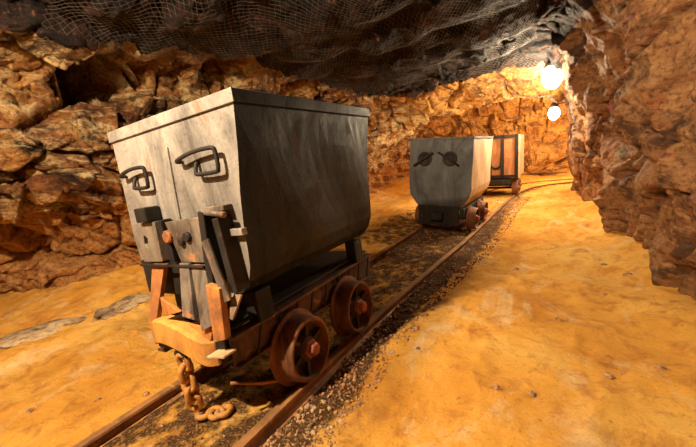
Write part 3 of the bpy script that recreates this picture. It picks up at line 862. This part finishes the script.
# frame
for x in (-.09, -.66):
    bm = bmesh.new()
    box(bm, (x, .36, .40), (.07, 1.34, .016)); box(bm, (x, .36, .33), (.014, 1.34, .14)); box(bm, (x, .36, .26), (.07, 1.34, .014))
    obj('frame_beam', bm, M['beam'], cart, False, 0.002)
bm = bmesh.new(); box(bm, (-.375, .36, .43), (.56, 1.30, .012)); obj('light_block_plate', bm, M['dark'], cart)  # plate added to block light and deepen the shadow below the cart
for y in (-.30, .33, .98):
    bm = bmesh.new(); box(bm, (-.375, y, .345), (.54, .05, .10)); obj('cross_member', bm, M['dark'], cart, False, 0.003)
for y, z in ((-.10, .48), (.85, .48)):
    for x in (-.09, -.66):
        bm = bmesh.new(); box(bm, (x, y, z), (.08, .10, .15)); obj('tub_support', bm, M['dark'], cart, False, 0.004)
for k in range(9):
    bm = bmesh.new(); bar(bm, (-.058, -.2 + .14 * k, .262), (-.058, -.14 + .14 * k, .396), .012, .008, (1, 0, 0))
    obj('lacing_bar', bm, M['dark'], cart)
for y in (.06, .60):
    bm = bmesh.new(); tube(bm, [(-.74, y, .178), (-.01, y, .178)], .026, 12); obj('axle', bm, M['dark'], cart, True)
    for x in (-.09, -.66):
        bm = bmesh.new(); box(bm, (x, y, .22), (.09, .15, .13)); tube(bm, [(x - .055, y, .178), (x + .055, y, .178)], .05, 14)
        obj('axle_box', bm, M['dark'], cart, False, 0.004)
    wheel(cart, (0.002, y, .172), .170, 1, 'wheel')
    wheel(cart, (-.752, y, .172), .170, -1, 'wheel')
bm = bmesh.new(); tube(bm, smoothpath([(-.16, -.30, .165), (-.10, -.18, .10), (-.07, -.08, .06)], 4), .008, 8)
tag(obj('brake_rod', bm, M['rust'], cart, True), 'thin rusty rod beside the front wheel')
# coupling chain
ch = bpy.data.objects.new('coupling_chain', None); COL.objects.link(ch); ch.parent = cart; ch.empty_display_size = .05
bm = bmesh.new(); box(bm, (-.400, -.345, .320), (.055, .045, .07)); tube(bm, [(-.445, -.355, .305), (-.355, -.355, .305)], .014, 8)
o = obj('shackle', bm, M['dark'], ch, False, 0.003)
def link_mesh(L=.062, W=.042, r=.0125):
    bm = bmesh.new(); pts = []
    for k in range(20):
        a = 2 * math.pi * k / 20
        pts.append((W / 2 * math.cos(a), 0, (L / 2 - W / 2 if math.sin(a) > 0 else -(L / 2 - W / 2)) + W / 2 * math.sin(a)))
    tube(bm, pts, r, 8, True)
    return bm
lm = obj('chain_link', link_mesh(.085, .058, .0145), M['bumper'], ch, True)
spots = [((-.402, -.352, .262), 10, 8), ((-.408, -.350, .205), 95, 4), ((-.416, -.346, .148), 20, -8), ((-.412, -.342, .092), 100, 5), ((-.418, -.338, .034), 35, 12)]
for k, (p, a, t) in enumerate(spots):
    o = lm if k == 0 else lm.copy()
    if k: COL.objects.link(o); o.parent = ch
    o.location = p; o.rotation_euler = (math.radians(t), math.radians(t * .5), math.radians(a))
for k, (x, y, a) in enumerate(((-.385, -.315, 20), (-.335, -.295, 80), (-.30, -.27, 30))):
    o = lm.copy(); COL.objects.link(o); o.parent = ch
    o.location = (x, y, -.036); o.rotation_euler = (math.radians(80 + 10 * (k % 2)), 0, math.radians(a))

# ================================================================ CART TWO
def cart_matrix(y, z=0.0):
    j = int(np.argmin(np.abs(TXY[:, 1] - y)))
    o, r, d = TF[j]; n = r.cross(d).normalized()
    if n.z < 0: n = -n
    r = d.cross(n).normalized()
    m = Matrix((r, d, n)).transposed().to_4x4(); m.translation = Vector((o.x, o.y, o.z + z))
    return m
cart2 = thing('mine_cart', 'middle ore cart, shaded grey front plate with two round holes', 'mine cart', cart_matrix(3.5) @ Matrix.Translation((-.045, 0, 0)), 'ore carts on the track')
tag(cart2, 'middle ore cart of three, shaded grey front plate with two round holes')
prof2 = [(.385, -.475, 1.270), (.385, -.475, 1.0), (.385, -.475, .75), (.385, -.475, .58), (.36, -.455, .48), (.27, -.36, .36), (.24, -.32, .30)]
make_tub(cart2, prof2, .02, 1.28, 0, [M['tub2'], M['pale']])  # side paler than the front to paint in lamplight
bm = bmesh.new()
for (x0, x1, y0, y1) in ((-.483, .393, .008, .022), (-.483, .393, 1.278, 1.292), (.383, .395, .008, 1.292), (-.485, -.473, .008, 1.292)):
    bm = bmesh.new(); box(bm, ((x0 + x1) / 2, (y0 + y1) / 2, 1.255), (x1 - x0, y1 - y0, .03))
    obj('rim_band', bm, M['tub2'], cart2, False, 0.002)
for x, s in ((-.255, 1), (.09, -1)):
    bm = bmesh.new(); lathe(bm, [(0, 0), (.012, 0), (.012, .07), (.020, .075), (.020, .095), (0, .098), (0, 0)], (0, 0, 0), 28)
    for v in bm.verts: v.co = rz(-90) @ v.co; v.co += Vector((x, .018, .99))
    hr = obj('round_port', bm, M['dark'], cart2, True)
    bm = bmesh.new(); tube(bm, [(x - .15, -.02, .99 - .09 * s), (x + .12, -.02, .99 + .085 * s)], .014, 8)
    tag(obj('port_bar', bm, M['dark'], cart2, True), 'slanted bar across the round hole')
bm = bmesh.new(); box(bm, (-.04, -.01, .22), (.56, .05, .26)); box(bm, (-.04, -.06, .22), (.16, .10, .10))
obj('end_plate', bm, M['dark'], cart2, False, 0.006)
for x in (-.27, .27):
    bm = bmesh.new(); box(bm, (x, .64, .26), (.06, 1.25, .12)); obj('frame_beam', bm, M['dark'], cart2, False, 0.003)
for y in (.25, .85):
    bm = bmesh.new(); tube(bm, [(-.37, y, .162), (.37, y, .162)], .025, 10); obj('axle', bm, M['dark'], cart2, True)
    wheel(cart2, (.377, y, .162), .155, 1, 'wheel'); wheel(cart2, (-.377, y, .162), .155, -1, 'wheel')
    for x in (-.27, .27):
        bm = bmesh.new(); box(bm, (x, y, .21), (.08, .14, .10)); obj('axle_box', bm, M['dark'], cart2, False, 0.004)

# ================================================================ CART THREE
cart3 = thing('mine_cart', 'farthest ore cart, box of rusty orange panels in a dark upright frame', 'mine cart', cart_matrix(7.0) @ Matrix.Translation((.03, 0, 0)) @ rz(5), 'ore carts on the track')
bm = bmesh.new()
hw = .44; y0, y1 = .05, 1.35; zb, zt = .40, 1.285
for (c, s) in (((0, y0, (zb + zt) / 2), (2 * hw, .025, zt - zb)), ((0, y1, (zb + zt) / 2), (2 * hw, .025, zt - zb)),
               ((-hw, (y0 + y1) / 2, (zb + zt) / 2), (.025, y1 - y0, zt - zb)), ((0, (y0 + y1) / 2, zb), (2 * hw, y1 - y0, .03))):
    box(bm, c, s)
tag(obj('tub', bm, M['wood'], cart3), 'rusty orange panels')
bm = bmesh.new(); box(bm, (hw, (y0 + y1) / 2, (zb + zt) / 2), (.025, y1 - y0 + .02, zt - zb)); 
tag(obj('side_panel', bm, M['pale'], cart3), 'right side panel, coloured pale as lamplit')
for x in (-hw + .03, -.12, .13, hw - .035):
    bm = bmesh.new(); box(bm, (x, y0 - .03, (zb + zt) / 2), (.065, .05, zt - zb + .02)); obj('upright', bm, M['dark'], cart3, False, 0.004)
bm = bmesh.new(); tube(bm, smoothpath([(-.13, y0 - .05, .80), (-.09, y0 - .06, .66), (0, y0 - .06, .60), (.09, y0 - .06, .66), (.13, y0 - .05, .80)], 5), .022, 8)
tag(obj('hoop', bm, M['dark'], cart3, True), 'dark curved iron hoop on the front')
for z_ in (zb + .03, zt - .02):
    bm = bmesh.new(); box(bm, (0, y0 - .03, z_), (2 * hw, .05, .055)); obj('cross_rail', bm, M['dark'], cart3, False, 0.004)
bm = bmesh.new(); box(bm, (0, .66, .31), (.62, 1.3, .12)); box(bm, (0, -.06, .31), (.30, .10, .10)); obj('frame', bm, M['dark'], cart3, False, 0.006)
for y in (.25, .80):
    bm = bmesh.new(); tube(bm, [(-.37, y, .16), (.37, y, .16)], .025, 10); obj('axle', bm, M['dark'], cart3, True)
    wheel(cart3, (.377, y, .16), .155, 1, 'wheel'); wheel(cart3, (-.377, y, .16), .155, -1, 'wheel')

# ---------------------------------------------------------------- lamps
def wall_lamp(loc, r, label, power, rod_to):
    t = thing('bulkhead_lamp', label, 'lamp', Matrix.Translation(loc), 'lamps on the right wall')
    bm = bmesh.new(); bmesh.ops.create_uvsphere(bm, u_segments=24, v_segments=16, radius=r)
    for v in bm.verts: v.co.z *= 1.25
    b = obj('bulb', bm, M['bulb'], t, True); b.visible_shadow = True
    bm = bmesh.new(); lathe(bm, [(0, 0), (0, r * .8), (.05, r * .7), (.09, r * .4), (.10, 0)], (0, 0, 0), 20)
    for v in bm.verts: v.co = ry(-90) @ v.co; v.co.z += r * 1.05
    obj('lamp_holder', bm, M['dark'], t, True)
    bm = bmesh.new(); tube(bm, [(0, 0, r * 1.1 + .05), rod_to], .012, 8); obj('bracket', bm, M['dark'], t, True)
    d = bpy.data.lights.new('lamp_light', 'POINT'); d.energy = power; d.color = (1.0, 0.80, 0.52); d.shadow_soft_size = r
    return t
LP1 = (1.0, 5.0, 2.02); LP2 = (1.02, 6.95, 1.62)
wall_lamp(LP1, .135, 'large glaring lamp hung under the pale rock lip at the right wall', 0, (.22, .1, .35))
wall_lamp(LP2, .10, 'smaller glaring lamp lower and deeper in the tunnel behind the rock lip', 0, (.35, .1, .2))

bm = bmesh.new(); tube(bm, smoothpath([(1.03, 4.96, 2.22), (1.05, 4.85, 2.24), (1.13, 4.6, 2.27), (1.21, 4.2, 2.22), (1.30, 3.85, 2.12)], 6), .013, 8)
tag(obj('power_cable', bm, M['cable'], None, True), 'pale power cable curving from the large lamp up onto the right wall', 'cable')
